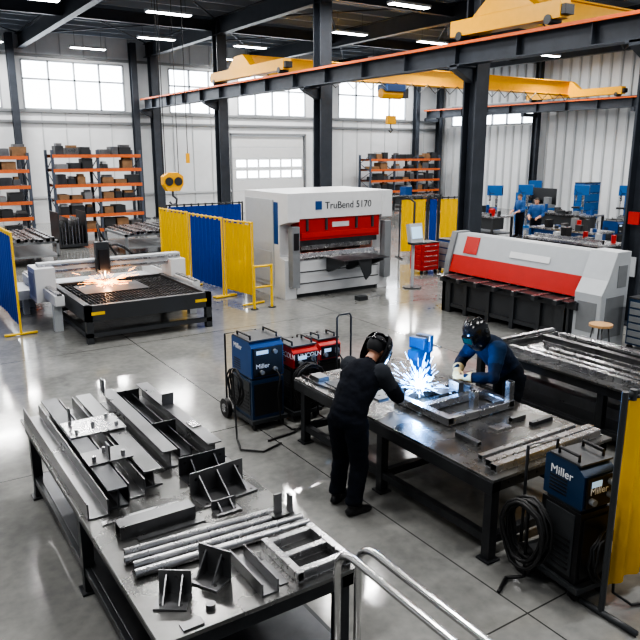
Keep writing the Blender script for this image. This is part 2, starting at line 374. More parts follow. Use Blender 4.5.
# ---------------------------------------------------------------- plasma table
b=B('plasma_cutting_table')
x0,x1,y0,y1=3.15,5.65,12.6,15.3
b.box(x0,x1,y0,y0+.12,.42,.72,DG); b.box(x0,x1,y1-.12,y1,.42,.72,DG); b.box(x0,x0+.12,y0,y1,.42,.72,DG); b.box(x1-.12,x1,y0,y1,.42,.72,DG)
b.box(x0+.1,x1-.1,y0+.1,y1-.1,.42,.5,BLACK)
x=x0+.16
while x<x1-.12: b.box(x,x+.01,y0+.12,y1-.12,.5,.68,DG); x+=.07
y=y0+.25
while y<y1-.2: b.box(x0+.12,x1-.12,y,y+.012,.5,.675,DG); y+=.3
b.box(x0+.35,x1-.8,y0+1.3,y1-.45,.68,.69,DG)
for x in(x0,x1-.12):
    for y in(y0,y1-.12): b.box(x,x+.12,y,y+.12,0,.42,DG)
for y in(y0,y1-.12): b.box(x0,x1,y,y+.1,.12,.2,DG)
b.box(x0,x0+.1,y0,y1,.12,.2,DG)
for x in(x0+.1,x1-.35): b.box(x,x+.25,y0-.005,y0,.54,.60,YELP)
for x in (x0-.28,x1+.06): 
    b.box(x,x+.18,y0+1.1,y1+1.6,.55,.75,WH); b.box(x+.04,x+.14,y0+1.1,y1+1.6,.75,.79,STEELL)
    for y in (y0+1.3,y1+1.2): b.box(x,x+.16,y,y+.16,0,.55,LG)
gy=15.05
b.box(x0-.42,x0-.02,gy-.35,gy+.35,.45,1.15,WH); b.box(x0-.43,x0-.42,gy-.25,gy+.25,.55,1.05,LG); b.box(x1+.0,x1+.35,gy-.3,gy+.3,.5,1.1,WH)
b.box(x0-.3,x1+.3,gy-.12,gy+.12,.98,1.22,LG); b.box(x0-.3,x1+.3,gy-.14,gy-.12,1.02,1.06,STEELL); b.box(x0-.3,x1+.3,gy-.14,gy-.12,1.14,1.18,STEELL)
tx=4.15
b.box(tx-.14,tx+.14,gy-.3,gy-.14,.95,1.6,DG); b.box(tx-.1,tx+.1,gy-.36,gy-.3,1.0,1.45,BLACK); b.cyl((tx,gy-.33,1.0),(tx,gy-.33,.74),.035,STEELL,12,r2=.015)
b.tube([(tx,gy-.2,1.6),(tx,gy,1.95),(tx+.1,gy+.1,1.7),(tx+.4,gy+.1,1.25)],.025,BLACK,8)
b.tube([(tx+i*.1,gy+.2,1.22+.25*sin(i/8*pi)) for i in range(9)],.03,BLACK,6)
b.box(x0-.6,x1+.6,y1+.4,y1+1.5,.35,.55,LG)
for x in (x0-.5,x1+.4):
    for y in (y1+.5,y1+1.3): b.box(x,x+.12,y,y+.12,0,.35,LG)
b.done(.008)
def sparks(name,c,n,rmax,m,up=.5,seed=1,core=None,cr=.03,th=.004,zmin=.7):
    R=random.Random(seed); b=B(name); c=Vector(c)
    if core: b.sph(c,cr,core)
    for i in range(n):
        a=R.uniform(0,2*pi); e=R.uniform(-.1,up); l=R.uniform(.1,1)**1.6*rmax
        d=Vector((cos(a)*cos(e),sin(a)*cos(e),sin(e))); p=c+d*l*R.uniform(.1,.8); q=p+d*l*.22+Vector((0,0,-.02*l))
        if q.z<zmin: q.z=zmin+R.uniform(0,.02)
        if p.z<zmin: p.z=zmin+R.uniform(0,.02)
        b.cyl(p,q,th*R.uniform(.4,1.2),m,4,cap=False)
    return b.done()
sparks('cutting_sparks',(tx,14.72,.72),230,.9,SPARK,.45,3,SPARK,.035,.0038)
def plight(name,loc,e,col,r=.05,parent=None):
    L=bpy.data.lights.new(name,'POINT'); L.energy=e; L.color=col; L.shadow_soft_size=r
    o=bpy.data.objects.new(name,L); o.location=loc; S.collection.objects.link(o)
    if parent: o.parent=parent
plight('plasma_light',(tx,14.6,.9),16,(1,.55,.3))
# ---------------------------------------------------------------- press brake
b=B('press_brake')
HT=2.52
side=[(14.0,0),(16.0,0),(16.0,HT),(13.85,HT),(13.85,1.86),(14.25,1.76),(14.25,1.0),(14.0,.95)]
b.prism(side,'x',8.2,8.52,WH); b.prism(side,'x',10.98,11.3,WH)
b.box(8.52,10.98,13.87,16,1.92,HT,WH); b.box(8.25,11.25,15.2,16,.1,1.95,MG)
b.box(8.17,8.2,14.5,15.9,.25,2.35,LG); b.box(8.155,8.17,14.6,15.8,.35,1.1,LG)
b.box(8.55,10.95,13.93,14.2,1.40,1.92,RED); b.box(8.6,10.9,13.9,13.93,1.46,1.58,RED); b.box(9.5,10.0,13.915,13.93,1.68,1.8,WH)
for x in(8.75,9.3,10.2,10.7): b.box(x,x+.06,13.9,13.93,1.62,1.9,DG)
b.box(8.55,10.95,14.02,14.14,1.26,1.40,STEELD); b.prism([(14.04,1.26),(14.12,1.26),(14.085,1.14)],'x',8.7,10.8,STEELL)
b.box(8.55,10.95,14.75,14.8,.98,1.9,DG); b.box(8.6,10.9,14.6,14.64,1.15,1.35,RED); b.box(8.7,10.8,14.3,14.34,1.32,1.36,GLOWR)
b.box(8.52,10.98,13.98,14.3,.1,.92,WH); b.box(8.52,10.98,13.96,13.98,.62,.64,DG); b.box(8.52,10.98,13.96,13.98,.34,.36,DG)
b.box(8.55,10.95,13.95,14.25,.92,.98,STEELL); b.prism([(14.02,.98),(14.14,.98),(14.12,1.08),(14.04,1.08)],'x',8.6,10.9,STEELL)
b.box(8.22,11.28,14.05,16,0,.1,DG)
b.box(8.3,8.5,13.8,14.0,.3,1.75,MG); b.box(8.33,8.47,13.79,13.8,1.2,1.6,BLACK)
b.box(11.05,11.25,13.8,14.0,.3,1.75,MG)
for x in(9.35,9.95,10.4):
    b.prism([(13.95,.95),(13.95,.6),(13.85,.6),(13.15,.88),(13.15,.95)],'x',x,x+.1,DG)
b.box(9.25,10.6,13.05,13.9,.95,.975,STEELD); b.prism([(9.7,.95),(10.1,.95),(10.1,.6),(9.95,.45)],'y',13.1,13.15,DG)
b.box(8.195,8.2,14.3,14.5,1.3,2.3,BLUE)
b.cyl((11.75,13.5,.0),(11.75,13.5,1.2),.04,LG,12); b.cyl((11.75,13.5,0),(11.75,13.5,.03),.25,DG,20)
b.cbox((11.75,13.45,1.42),(.42,.14,.5),LG,(radians(-12),0,0)); b.cbox((11.75,13.375,1.45),(.34,.01,.3),SCREEN,(radians(-12),0,0)); b.cbox((11.75,13.35,1.18),(.42,.25,.05),DG)
b.tube([(11.2,14,2.3),(11.75,13.8,2.35),(11.8,13.55,2.2),(11.75,13.5,1.6)],.03,DG,8)
b.box(9.6,9.85,12.9,13.1,0,.1,DG)
pb=b.done(.012)
text('TruBend 5170','model_lettering',.24,(9.25,13.865,2.13),(90,0,0),DG,pb)
bb=B('logo_plate'); bb.box(8.98,9.16,13.86,13.868,2.12,2.32,BLUE); bb.done(parent=pb)
# ---------------------------------------------------------------- shear
b=B('guillotine_shear')
Y0,Y1,XB=7.75,11.25,11.42
b.box(10.6,11.2,Y0-.1,Y1,.66,.8,DG); b.box(10.62,11.2,Y0,Y1-.1,.12,.2,DG); b.box(10.66,10.74,Y0,Y1-.05,.2,.66,DG)
for i in range(6): yy=Y0+.05+i*(Y1-Y0-.25)/5; b.box(10.6,10.68,yy,yy+.1,0,.66,DG)
for y in(Y0+.1,Y1-.35): b.box(10.6,11.2,y,y+.25,0,.66,DG)
b.box(10.45,10.95,Y0-.05,Y1-.02,.8,.82,STEELD)
y=Y0+.15
while y<Y1-.2: b.box(10.35,10.85,y,y+.08,.82,.835,STEELL); b.box(10.35,10.6,y,y+.08,.74,.82,DG); y+=.5
b.prism([(10.82,.86),(10.92,.84),(11.04,1.22),(10.93,1.24)],'y',Y0,Y1-.05,RED)
b.prism([(10.93,1.24),(11.04,1.22),(11.2,1.25),(11.2,1.70),(11.06,1.70)],'y',Y0,Y1-.05,LG)
b.box(11.15,XB,Y0,Y1-.05,1.0,1.70,LG); b.box(11.05,XB,Y0,Y1-.1,0,1.0,DG)
y=Y0+.2
while y<Y1-.2: b.cyl((10.9,y,.83),(10.9,y,.92),.025,STEELL,10); y+=.22
b.prism([(10.66,0),(XB,0),(XB,1.74),(11.02,1.74),(10.82,1.25),(10.66,1.0)],'y',7.2,Y0,LG)
b.prism([(10.8,0.1),(XB,0.1),(XB,1.73),(11.02,1.73),(10.84,1.1),(10.8,.8)],'y',Y1-.05,Y1+.1,MG)
b.box(10.652,10.66,7.28,7.68,.3,.85,MG); b.box(10.8,XB-.1,7.19,7.2,.2,.95,MG); b.box(11.08,XB-.08,7.19,7.2,1.1,1.5,MG)
b.prism([(10.925,1.30),(10.93,1.30),(11.045,1.66),(11.04,1.66)],'y',10.5,10.9,RED); b.prism([(10.945,1.36),(10.95,1.36),(10.99,1.48),(10.985,1.48)],'y',8.6,9.6,WH)
b.done(.012)
b=B('shop_stool'); sx,sy=10.05,6.75
b.cyl((sx,sy,.64),(sx,sy,.68),.19,WOOD,24)
for k in range(4):
    a=pi/4+k*pi/2; b.tube([(sx+.12*cos(a),sy+.12*sin(a),.64),(sx+.21*cos(a),sy+.21*sin(a),0)],.013,DG,8)
b.tube([(sx+.17*cos(2*pi*k/20),sy+.17*sin(2*pi*k/20),.25) for k in range(21)],.009,DG,6)
b.done()
def toolcab(name,x,y,rot,w,d,h,body,dr,n,base=.12):
    b=B(name,T(x,y,0,rot)); b.box(-w/2,w/2,-d/2,d/2,base,h,body); b.box(-w/2-.01,w/2+.01,-d/2-.01,d/2+.01,h,h+.03,DG)
    for i in range(n):
        z0=base+.03+(h-base-.05)*i/n; z1=base+.01+(h-base-.05)*(i+1)/n
        b.box(-w/2+.03,w/2-.03,-d/2-.015,-d/2,z0,z1-.01,dr); b.box(-w/2+.08,w/2-.08,-d/2-.03,-d/2-.015,z1-.045,z1-.025,STEELL)
        b.box(-w/2-.015,-w/2,-d/2+.03,d/2-.03,z0,z1-.01,dr)
    for sx in(-1,1):
        for sy in(-1,1): b.cyl((sx*(w/2-.06)-.02,sy*(d/2-.06),.055),(sx*(w/2-.06)+.02,sy*(d/2-.06),.055),.055,RUB,14); b.box(sx*(w/2-.06)-.03,sx*(w/2-.06)+.03,sy*(d/2-.06)-.03,sy*(d/2-.06)+.03,.09,base,STEELD)
    b.done(.006)
toolcab('red_tool_cabinet',13.5,15.0,0,.65,.5,.9,RED,RED,5)
toolcab('blue_tool_cabinet',14.35,14.8,0,.6,.5,.95,BLUE,MG,4)
toolcab('blue_tool_cabinet',11.45,6.7,0,.6,.55,.95,BLUED,MG,6)
# ---------------------------------------------------------------- work tables
def table(name,x0,x1,y0,y1,z,leg=.09,nleg=2,shelf=True):
    b=B(name); b.box(x0,x1,y0,y1,z-.03,z,TTOP)
    for x in(x0+.03,x1-.03-leg): b.box(x,x+leg,y0+.03,y1-.03,z-.14,z-.03,TLEG)
    for y in(y0+.03,y1-.03-leg): b.box(x0+.03,x1-.03,y,y+leg,z-.14,z-.03,TLEG)
    for i in range(nleg):
        y=y0+.05+(y1-y0-.1-leg)*i/(nleg-1)
        for x in(x0+.05,x1-.05-leg):
            b.box(x,x+leg,y,y+leg,.02,z-.14,TLEG); b.box(x-.03,x+leg+.03,y-.03,y+leg+.03,0,.02,TLEG)
        b.box(x0+.1,x1-.1,y+.01,y+leg-.01,.16,.24,TLEG)
    for x in(x0+.06,x1-.06-leg*.8): b.box(x,x+leg*.8,y0+.1,y1-.1,.16,.24,TLEG)
    if shelf: b.box(x0+.1,x1-.1,y0+.1,y1-.1,.24,.25,STEELD)
    return b
b=table('steel_layout_table',1.05,2.42,3.2,7.15,.85,nleg=3); b.done(.004)
b=table('welding_table',4.1,5.72,3.6,6.8,.82,nleg=3,shelf=False)
b.box(4.085,4.1,3.6,6.8,.68,.8,TLEG)
for i in range(8): b.cyl((4.3+i*.18,3.598,.75),(4.3+i*.18,3.61,.75),.012,BLACK,8)
b.done(.004)
b=table('welding_table',7.0,8.6,2.6,6.7,.82,nleg=3); b.box(7.3,8.3,3.2,4.3,.25,.5,BLUED); b.sq('y',4.5,6.4,7.5,.25,.15,STEEL); b.done(.004)
def holes(b,pts,ax,d,m=BLACK,r=.012):
    for p in pts:
        p=Vector(p); q=p+Vector({'x':(d,0,0),'y':(0,d,0),'z':(0,0,d)}[ax]); b.cyl(p,q,r,m,10)
z=.85
b=B('structural_section_stack')
b.chan('y',4.75,7.1,1.16,z,.16,.13,STEEL)
b.ibeam('y',4.82,7.12,1.335,z,.15,.16,STEELD,tf=.014,tw=.012)
b.chan('y',4.9,7.12,1.505,z,.14,.14,STEEL)
b.ibeam('y',5.0,7.1,1.675,z,.15,.15,STEEL,tf=.014,tw=.012)
b.box(1.27,1.77,5.95,6.35,z+.161,z+.173,STEELL)
for (x,y) in ((1.34,6.03),(1.70,6.03),(1.34,6.27),(1.68,6.28),(1.52,6.15)): b.cyl((x,y,z+.173),(x,y,z+.21),.018,STEELL,8)
b.box(1.25,1.62,5.3,5.58,z+.161,z+.173,STEEL)
for (x,y) in ((1.31,5.36),(1.55,5.36),(1.43,5.5)): b.cyl((x,y,z+.173),(x,y,z+.22),.018,STEELL,8)
b.box(1.42,1.435,5.32,5.42,z+.173,z+.3,STEEL); b.box(1.34,1.355,6.27,6.33,z+.173,z+.33,STEEL)
b.done(.002)
b=B('steel_channel_frame')
b.ibeam('y',5.25,7.1,1.92,z,.13,.16,STEEL,tf=.013,tw=.01); b.ibeam('y',5.2,7.1,2.31,z,.13,.16,STEEL,tf=.013,tw=.01); b.chan('y',5.4,7.08,2.115,z,.12,.09,STEELD)
for y in(5.95,7.0): b.box(1.985,2.245,y,y+.012,z+.013,z+.14,STEEL)
b.box(1.86,1.88,7.0,7.1,z+.16,z+.3,STEEL); b.box(2.25,2.37,6.3,6.312,z+.16,z+.28,STEEL); b.box(2.27,2.36,5.6,5.75,z+.16,z+.172,STEELL)
b.done(.002)
def bracket(name,x,y,rot,w=.3,d=.2,h=.18,t=.014,m=STEEL,zz=z,g=2):
    b=B(name,T(x,y,zz,rot)); b.box(-w/2,w/2,-d/2,d/2,0,t,m); b.box(-w/2,w/2,d/2-t,d/2,t,h,m)
    for i in range(g):
        xx=-w/2+w*(i+.5)/g; b.prism([(d/2-t,t),(d/2-t,h*.85),(-d/2+.03,t)],'x',xx-.006,xx+.006,m)
    holes(b,[(-w/2+.04,-d/2+.04,t),(w/2-.04,-d/2+.04,t)],'z',.002); holes(b,[(-w/2+.05,d/2-t,h*.7),(w/2-.05,d/2-t,h*.7)],'y',-.002)
    b.done(.002)
bracket('gusset_bracket',2.12,4.95,0,.42,.2,.17,m=STEELD)
bracket('gusset_bracket',2.1,4.58,5,.48,.24,.2,g=3)
bracket('angle_bracket',1.25,3.52,-35,.2,.17,.17)
bracket('angle_bracket',1.52,3.60,-60,.24,.16,.2,g=2)
bracket('angle_bracket',2.0,4.33,0,.2,.12,.08)
b=B('steel_channel'); b.chan('x',1.2,1.76,4.42,z,.13,.1,STEEL,mode='down'); b.done(.002)
b=B('flat_bar_offcuts'); b.box(1.15,1.75,4.62,4.67,z,z+.01,STEELL); b.box(1.3,1.8,4.27,4.32,z,z+.012,STEEL); b.box(1.87,1.93,3.3,3.6,z,z+.008,STEEL); b.cyl((1.42,3.35,z),(1.42,3.35,z+.03),.03,STEEL,14); b.box(1.2,1.33,3.23,3.3,z,z+.012,STEEL); b.done()
b=B('steel_tube_bundle')
for i,(yy,l0,l1) in enumerate(((4.17,1.16,2.3),(4.08,1.13,2.38),(3.99,1.16,2.4),(3.9,1.14,2.4))):
    b.pipe((l0,yy-.02,z+.03),(l1,yy-.09,z+.03),.03,STEELL,16)
b.done()
b=B('welded_ladder_frame')
for x in(2.0,2.36): b.sq('y',3.26,3.74,x,z,.05,STEELL,h=.07)
for y in(3.3,3.5,3.7): b.sq('x',2.025,2.335,y,z,.05,STEELL,h=.065)
b.done(.002)
b=B('steel_channel'); b.chan('y',3.26,3.72,1.78,z,.12,.09,STEEL); b.done(.002)
b=B('upright_lug'); b.box(2.22,2.28,3.98,4.0,z+.06,z+.22,STEEL); b.box(2.2,2.36,3.94,4.02,z+.055,z+.065,STEEL); b.box(2.33,2.35,3.94,4.0,z+.06,z+.2,STEEL); b.done()
z=.82
b=B('tube_frame_workpiece')
for x in(4.62,5.5): b.sq('y',4.65,5.5,x,z+.01,.08,STEELL)
for y in(4.69,5.1,5.46): b.sq('x',4.66,5.46,y,z+.01,.08,STEELL)
b.sq('z',z+.09,z+.28,5.0,4.69,.07,STEELL,h=.07); b.sq('z',z+.09,z+.3,5.5,4.66,.07,STEELL,h=.07)
b.sq('y',5.5,6.1,4.95,z+.01,.06,STEEL); b.cyl((4.85,5.42,z+.09),(4.85,5.42,z+.14),.05,STEEL,14)
b.box(5.0,5.2,5.2,5.4,z+.09,z+.1,STEEL); b.box(5.2,5.28,5.15,5.3,z+.09,z+.2,STEEL)
b.done(.003)
b=B('square_tube_stock')
b.sq('x',4.22,5.66,3.72,z,.07,STEELL); b.sq('x',4.25,5.68,3.81,z,.07,STEELL); b.sq('x',4.3,5.6,3.95,z,.05,STEELL); b.sq('y',4.15,4.45,4.5,z,.05,STEEL)
b.done(.003)
b=B('steel_offcuts')
b.box(4.9,5.1,4.3,4.42,z,z+.02,STEELL); b.sq('x',5.2,5.4,4.4,z,.05,STEEL); b.box(4.3,4.55,6.2,6.45,z,z+.012,STEELD); b.box(4.25,4.4,6.5,6.7,z,z+.05,STEEL); b.cyl((4.6,6.5,z),(4.6,6.5,z+.09),.04,STEELL,14); b.box(5.3,5.6,4.2,4.25,z,z+.04,STEELD)
b.box(4.8,5.1,6.3,6.5,z,z+.03,STEEL); b.cyl((5.1,6.0,z),(5.1,6.0,z+.05),.06,STEELD,14); b.box(4.45,4.6,5.6,5.7,z,z+.02,STEEL)
b.done(.002)
b=B('grease_gun_tools'); b.box(4.5,4.62,5.95,6.05,z,z+.04,YELP); b.cyl((4.45,6.1,z+.02),(4.7,6.15,z+.02),.02,BLACK,8); b.cyl((4.7,6.3,z+.02),(4.72,6.1,z+.02),.015,RED,8); b.done()
b=B('blue_bench_vise',T(5.5,6.1,z,20)@Matrix.Scale(1.15,4))
b.cyl((0,0,0),(0,0,.04),.12,BLUEL,20); b.prism([(-.1,.04),(.1,.04),(.07,.22),(-.07,.22)],'y',-.07,.07,BLUEL)
b.box(-.2,.1,-.06,.06,.2,.3,BLUEL); b.box(-.12,-.06,-.09,.09,.3,.42,BLUEL); b.box(.02,.09,-.09,.09,.24,.42,BLUEL); b.box(-.06,-.05,-.085,.085,.36,.42,STEELL); b.box(.01,.02,-.085,.085,.36,.42,STEELL)
b.cyl((.1,0,.26),(.24,0,.26),.018,STEELL,10); b.cyl((.22,-.12,.26),(.22,.12,.26),.009,STEELL,8)
b.done(.01)
b=B('square_tube_stock')
for i,x in enumerate((7.22,7.36,7.56)): b.sq('y',2.9+.1*i,6.2-.2*i,x,z,.08,STEELL)
b.ang('y',3.0,6.0,7.7,z,.09,.09,STEELL); b.ibeam('y',3.1,6.25,7.98,z,.1,.1,STEEL,tf=.01,tw=.01)
b.sq('x',7.1,8.5,6.5,z,.07,STEELL); b.chan('x',7.15,8.4,6.37,z,.07,.06,STEEL); b.sq('y',3.2,6.2,8.3,z,.09,STEELL); b.ang('y',3.5,5.8,8.12,z,.1,.1,STEEL); b.sq('y',3.3,6.0,8.48,z,.06,STEEL)
b.done(.003)
# ---------------------------------------------------------------- welding machines
def welder(name,x,y,rot,body,low,label,tm,lowh=.5,w=.4,d=.6,toph=.42,lm=None):
    b=B(name,T(x,y,0,rot))
    b.box(-w/2-.03,w/2+.03,-d/2-.05,d/2+.25,.1,.15,DG)
    for sx in(-1,1):
        b.cyl((sx*(w/2+.03),d/2+.1,.13),(sx*(w/2+.09),d/2+.1,.13),.13,RUB,20); b.cyl((sx*(w/2+.09),d/2+.1,.13),(sx*(w/2+.1),d/2+.1,.13),.06,STEELL,14)
        b.cyl((sx*(w/2-.05),-d/2+.02,.05),(sx*(w/2-.02),-d/2+.02,.05),.05,RUB,14)
    b.box(-w/2,w/2,-d/2,d/2,.15,.15+lowh,low)
    b.box(-w/2+.03,w/2-.03,-d/2-.015,-d/2,.2,.1+lowh,BLACK)
    b.box(-w/2-.008,-w/2,-d/2+.05,d/2-.05,.2,.12+lowh,DG)
    for i in range(6): b.box(-w/2-.014,-w/2-.008,-d/2+.08,d/2-.08,.24+i*.05,.26+i*.05,BLACK)
    z0=.15+lowh+.03; z1=z0+toph
    b.box(-w/2+.02,w/2-.02,-d/2+.03,d/2-.03,z0-.03,z0,DG)
    b.prism([(-d/2,z0),(d/2,z0),(d/2,z1-.03),(d/2-.05,z1),(-d/2+.1,z1),(-d/2,z1-.08)],'x',-w/2,w/2,body)
    b.box(-w/2-.004,w/2+.004,-d/2+.04,d/2-.04,z1-.012,z1+.004,DG)
    b.box(-w/2+.02,w/2-.02,-d/2-.02,-d/2,z0+.02,z1-.09,BLACK)
    b.box(-w/2+.06,-.0,-d/2-.025,-d/2-.02,z1-.17,z1-.12,SCREEN)
    for kx,kz in((.09,z1-.15),(.09,z0+.1),(-.1,z0+.08)): b.cyl((kx,-d/2-.02,kz),(kx,-d/2-.06,kz),.028,MG,14)
    for sx in(-1,1): b.tube([(sx*(w/2-.04),-d/2+.1,z1-.01),(sx*(w/2-.04),-d/2+.1,z1+.05),(sx*(w/2-.04),d/2-.1,z1+.05),(sx*(w/2-.04),d/2-.1,z1-.01)],.014,BLACK,8)
    b.tube([(-w/2,d/2+.2,.15),(-w/2,d/2+.2,z1-.05),(w/2,d/2+.2,z1-.05),(w/2,d/2+.2,.15)],.014,STEELD,8)
    for i in range(5): b.box(-w/2-.004,-w/2,d/2-.24,d/2-.06,z0+.05+i*.03,z0+.065+i*.03,BLACK)
    b.tube([(.09,-d/2-.05,z0+.1),(.1,-d/2-.14,z0+.02),(.05,-d/2-.16,z0-.2),(.1,-d/2-.15,.1),(.2,-d/2-.25,.02),(.35,-d/2-.3,.02)],.012,RUB,7)
    o=b.done(.01)
    if label:
        text(label,'brand_lettering',.085,T(x,y,0,rot)@Vector((-w/2+.05,-d/2-.022,z0+.13)),(90,0,rot),LABEL,o)
        text(label,'brand_lettering_side',.1,T(x,y,0,rot)@Vector((-w/2-.002,d/2-.06,z1-.16)),(90,0,rot-90),LABEL,o)
    return o
def coil(name,c,r,n,axis,rt=.013,seed=0,tail=None,m=RUB):
    R=random.Random(seed); b=B(name); c=Vector(c); pts=[]
    u=Vector((1,0,0)) if axis=='y' else Vector((0,1,0)); nn=Vector((0,1,0)) if axis=='y' else Vector((1,0,0))
    for i in range(n*16+1):
        a=2*pi*i/16; rr=r*(1+.12*sin(i*.13+seed)); pts.append(c+u*rr*.75*sin(a)+Vector((0,0,rr*cos(a)*(1.25 if cos(a)<0 else .8)))+nn*(-.05+.1*((i*.37)%1)*.3+.06*sin(i*.05)))
    if tail:
        p=pts[-1]; tl=[Vector(t) for t in tail]; cp=[p]+tl
        for k in range(len(cp)-1):
            for j in range(1,7): pts.append(cp[k].lerp(cp[k+1],j/6))
    b.tube(pts,rt,m,7); return b.done()
welder('welding_machine',4.03,7.62,0,BLUE,BLUED,'Miller',BLUE,lowh=.52,w=.46,d=.55,toph=.48)
welder('welding_machine',4.59,7.55,0,RED,BLACK,'LINCOLN',RED,lowh=.56,w=.38,d=.45,toph=.28)
welder('welding_machine',5.13,7.75,0,RED,BLACK,'',RED,lowh=.52,w=.34,d=.4,toph=.28)
welder('welding_machine',4.5,3.08,-6,BLUED,BLACK,'Miller',BLUE,lowh=.62,w=.34,d=.40,toph=.36)
coil('cable_coil',(4.5,7.16,.62),.26,7,'y',tail=[(4.4,7.1,.05),(4.2,7.0,.02),(3.8,6.95,.02)],seed=1,rt=.014)
coil('cable_coil',(3.62,7.45,.65),.22,4,'x',rt=.012,tail=[(3.5,7.2,.03),(3.4,6.9,.02),(3.6,6.7,.02),(3.9,6.8,.02)],seed=2)
coil('cable_coil',(4.18,3.27,.55),.26,8,'x',tail=[(4.2,3.3,.05),(4.1,3.4,.02),(3.9,3.3,.02)],seed=3,rt=.015)
coil('cable_coil',(4.5,2.78,.45),.2,4,'y',seed=5)
b=B('cart_push_handle'); b.tube([(5.1,7.35,.02),(5.1,7.35,1.32),(5.13,7.35,1.36),(5.3,7.35,1.36),(5.33,7.35,1.32),(5.33,7.35,.02)],.014,DG,8); b.tube([(5.1,7.35,.6),(5.33,7.35,.6)],.012,DG,8); b.done()
# ---------------------------------------------------------------- handrail
b=B('stair_handrail')
for x,zt,y0 in((1.83,1.5,2.62),(1.95,1.5,2.6)):
    pts=[(x,y0,0),(x,y0,zt-.14)]+[(x,y0-.14+.14*cos(a*pi/12),zt-.14+.14*sin(a*pi/12)) for a in range(1,7)]+[(x,1.2,zt),(x,-1,zt)]
    b.tube(pts,.02,RAILM,14)
    for y in(1.0,): b.cyl((x,y,0),(x,y,zt),.018,RAILM,10)
    b.cyl((x,y0,0),(x,y0,.012),.05,RAILM,14)
b.done()
# ---------------------------------------------------------------- background stations
def bench(name,x0,x1,y0,y1,col):
    b=B(name); b.box(x0,x1,y0,y1,.86,.92,STEELL)
    for x in(x0,x1-.08):
        for y in(y0,y1-.08): b.box(x,x+.08,y,y+.08,0,.86,col)
    b.box(x0,x1,y0,y1,.2,.24,col); b.box(x0+.1,x0+.7,y0+.05,y1-.05,.4,.86,col)
    return b
def drill(x,y,col=BLUEL):
    b=B('pillar_drill',T(x,y,0,-150)); b.box(-.25,.25,-.3,.35,0,.1,col); b.cyl((0,.15,.1),(0,.15,1.9),.06,STEELL,12); b.box(-.22,.22,-.3,.05,.9,.97,STEELD); b.box(-.08,.08,0,.2,.85,.97,col)
    b.box(-.16,.16,-.25,.4,1.5,1.95,col); b.cyl((0,-.15,1.5),(0,-.15,1.25),.05,STEELL,10); b.cyl((0,.3,1.55),(0,.3,1.85),.12,DG,14); b.cyl((0,-.15,1.25),(0,-.15,1.1),.012,STEELL,6)
    for k in range(3): b.cyl((.16,-.1,1.6),(.22,-.1+.2*cos(k*2.1),1.6+.2*sin(k*2.1)),.01,BLACK,6)
    b.done(.01)
def lathe(x,y,rot,col):
    b=B('metal_lathe',T(x,y,0,rot)); b.box(-1,-.4,-.3,.3,0,.8,col); b.box(.5,1,-.3,.3,0,.8,col); b.box(-1,1,-.25,.25,.8,.95,MG); b.box(-1,-.45,-.28,.28,.95,1.45,col); b.cyl((-.45,0,1.2),(-.3,0,1.2),.14,STEELL,16); b.box(.6,.9,-.12,.12,.95,1.3,MG); b.box(0,.25,-.2,.2,.95,1.15,STEELD); b.box(-1,1,.28,.32,.9,1.7,DG); b.done(.01)
def clutter(b,x0,x1,y0,y1,z,n,seed):
    R=random.Random(seed)
    for k in range(n):
        x=R.uniform(x0+.05,x1-.35); y=y0+(y1-y0-.3)*k/n; w=R.uniform(.1,.3); h=R.uniform(.06,.4); c=R.choice([BLUE,MG,STEELD,DG,RED,LG,STEEL,BLACK])
        if k%3: b.box(x,x+w,y,y+R.uniform(.1,.22),z,z+h,c)
        else: b.cyl((x+.1,y+.1,z),(x+.1,y+.1,z+h),.07,c,12)
b=bench('assembly_bench',20.8,22.0,19.2,22.4,DG); b.sq('y',19.5,22,21.0,.92,.12,STEELL); clutter(b,21.1,22,19.3,22.3,.92,9,4); b.done()
b=bench('assembly_bench',24.2,25.4,17.4,20.2,DG); clutter(b,24.2,25.4,17.5,20.1,.92,10,5); b.done()
b=bench('assembly_bench',17.0,18.1,11.6,14.4,DG); b.sq('y',11.8,14.2,17.3,.92,.1,STEELL); clutter(b,17.3,18.1,11.7,14.3,.92,8,6); b.done()
b=bench('assembly_bench',19.4,20.5,13.6,16.2,BLUE); clutter(b,19.4,20.5,13.7,16.1,.92,9,8); b.done()
drill(24.0,22.2); drill(25.6,21.8); drill(27.5,20.2); drill(28.8,18.8); drill(29.5,24.5)
lathe(27.6,22.8,-90,BLUEL); lathe(27.4,16.6,-90,BLUE)
welder('welding_machine',23.6,15.2,0,MG,BLUE,'',MG); welder('welding_machine',24.4,14.6,0,LG,DG,'',MG); welder('welding_machine',21.9,14.6,0,BLUE,DG,'',MG)
toolcab('blue_tool_cabinet',30.5,22,0,1.2,.6,1.9,BLUE,BLUEL,4); toolcab('blue_tool_cabinet',30.9,19.5,0,1.1,.6,1.8,BLUE,BLUEL,4)
b=bench('assembly_bench',26.3,29.3,31.2,32.2,DG); b.box(26.6,27.1,31.4,31.9,.92,1.4,BLUE); b.done()
def stock(name,x0,x1,y0,y1,seed):
    R=random.Random(seed); b=B(name)
    for x in(x0,x1-.08):
        for y in(y0,y1-.08): b.box(x,x+.08,y,y+.08,0,.75,MG)
    b.box(x0,x1,y0,y0+.08,.67,.75,MG); b.box(x0,x1,y1-.08,y1,.67,.75,MG); b.box(x0,x0+.08,y0,y1,.67,.75,MG); b.box(x1-.08,x1,y0,y1,.67,.75,MG); b.box(x0,x1,y0,y1,.25,.3,MG)
    x=x0+.12
    while x<x1-.2: w=R.uniform(.06,.14); b.sq('y',y0-R.uniform(0,.2),y1+R.uniform(0,.2),x+w/2,.75,w,STEELL,h=R.uniform(.05,.14)); x+=w+R.uniform(.02,.1)
    b.done()
stock('tube_stock_trestle',3.2,5.0,22.5,25.5,1); stock('tube_stock_trestle',7.2,9.3,22.8,25.2,2)
b=B('sheet_metal_rack')
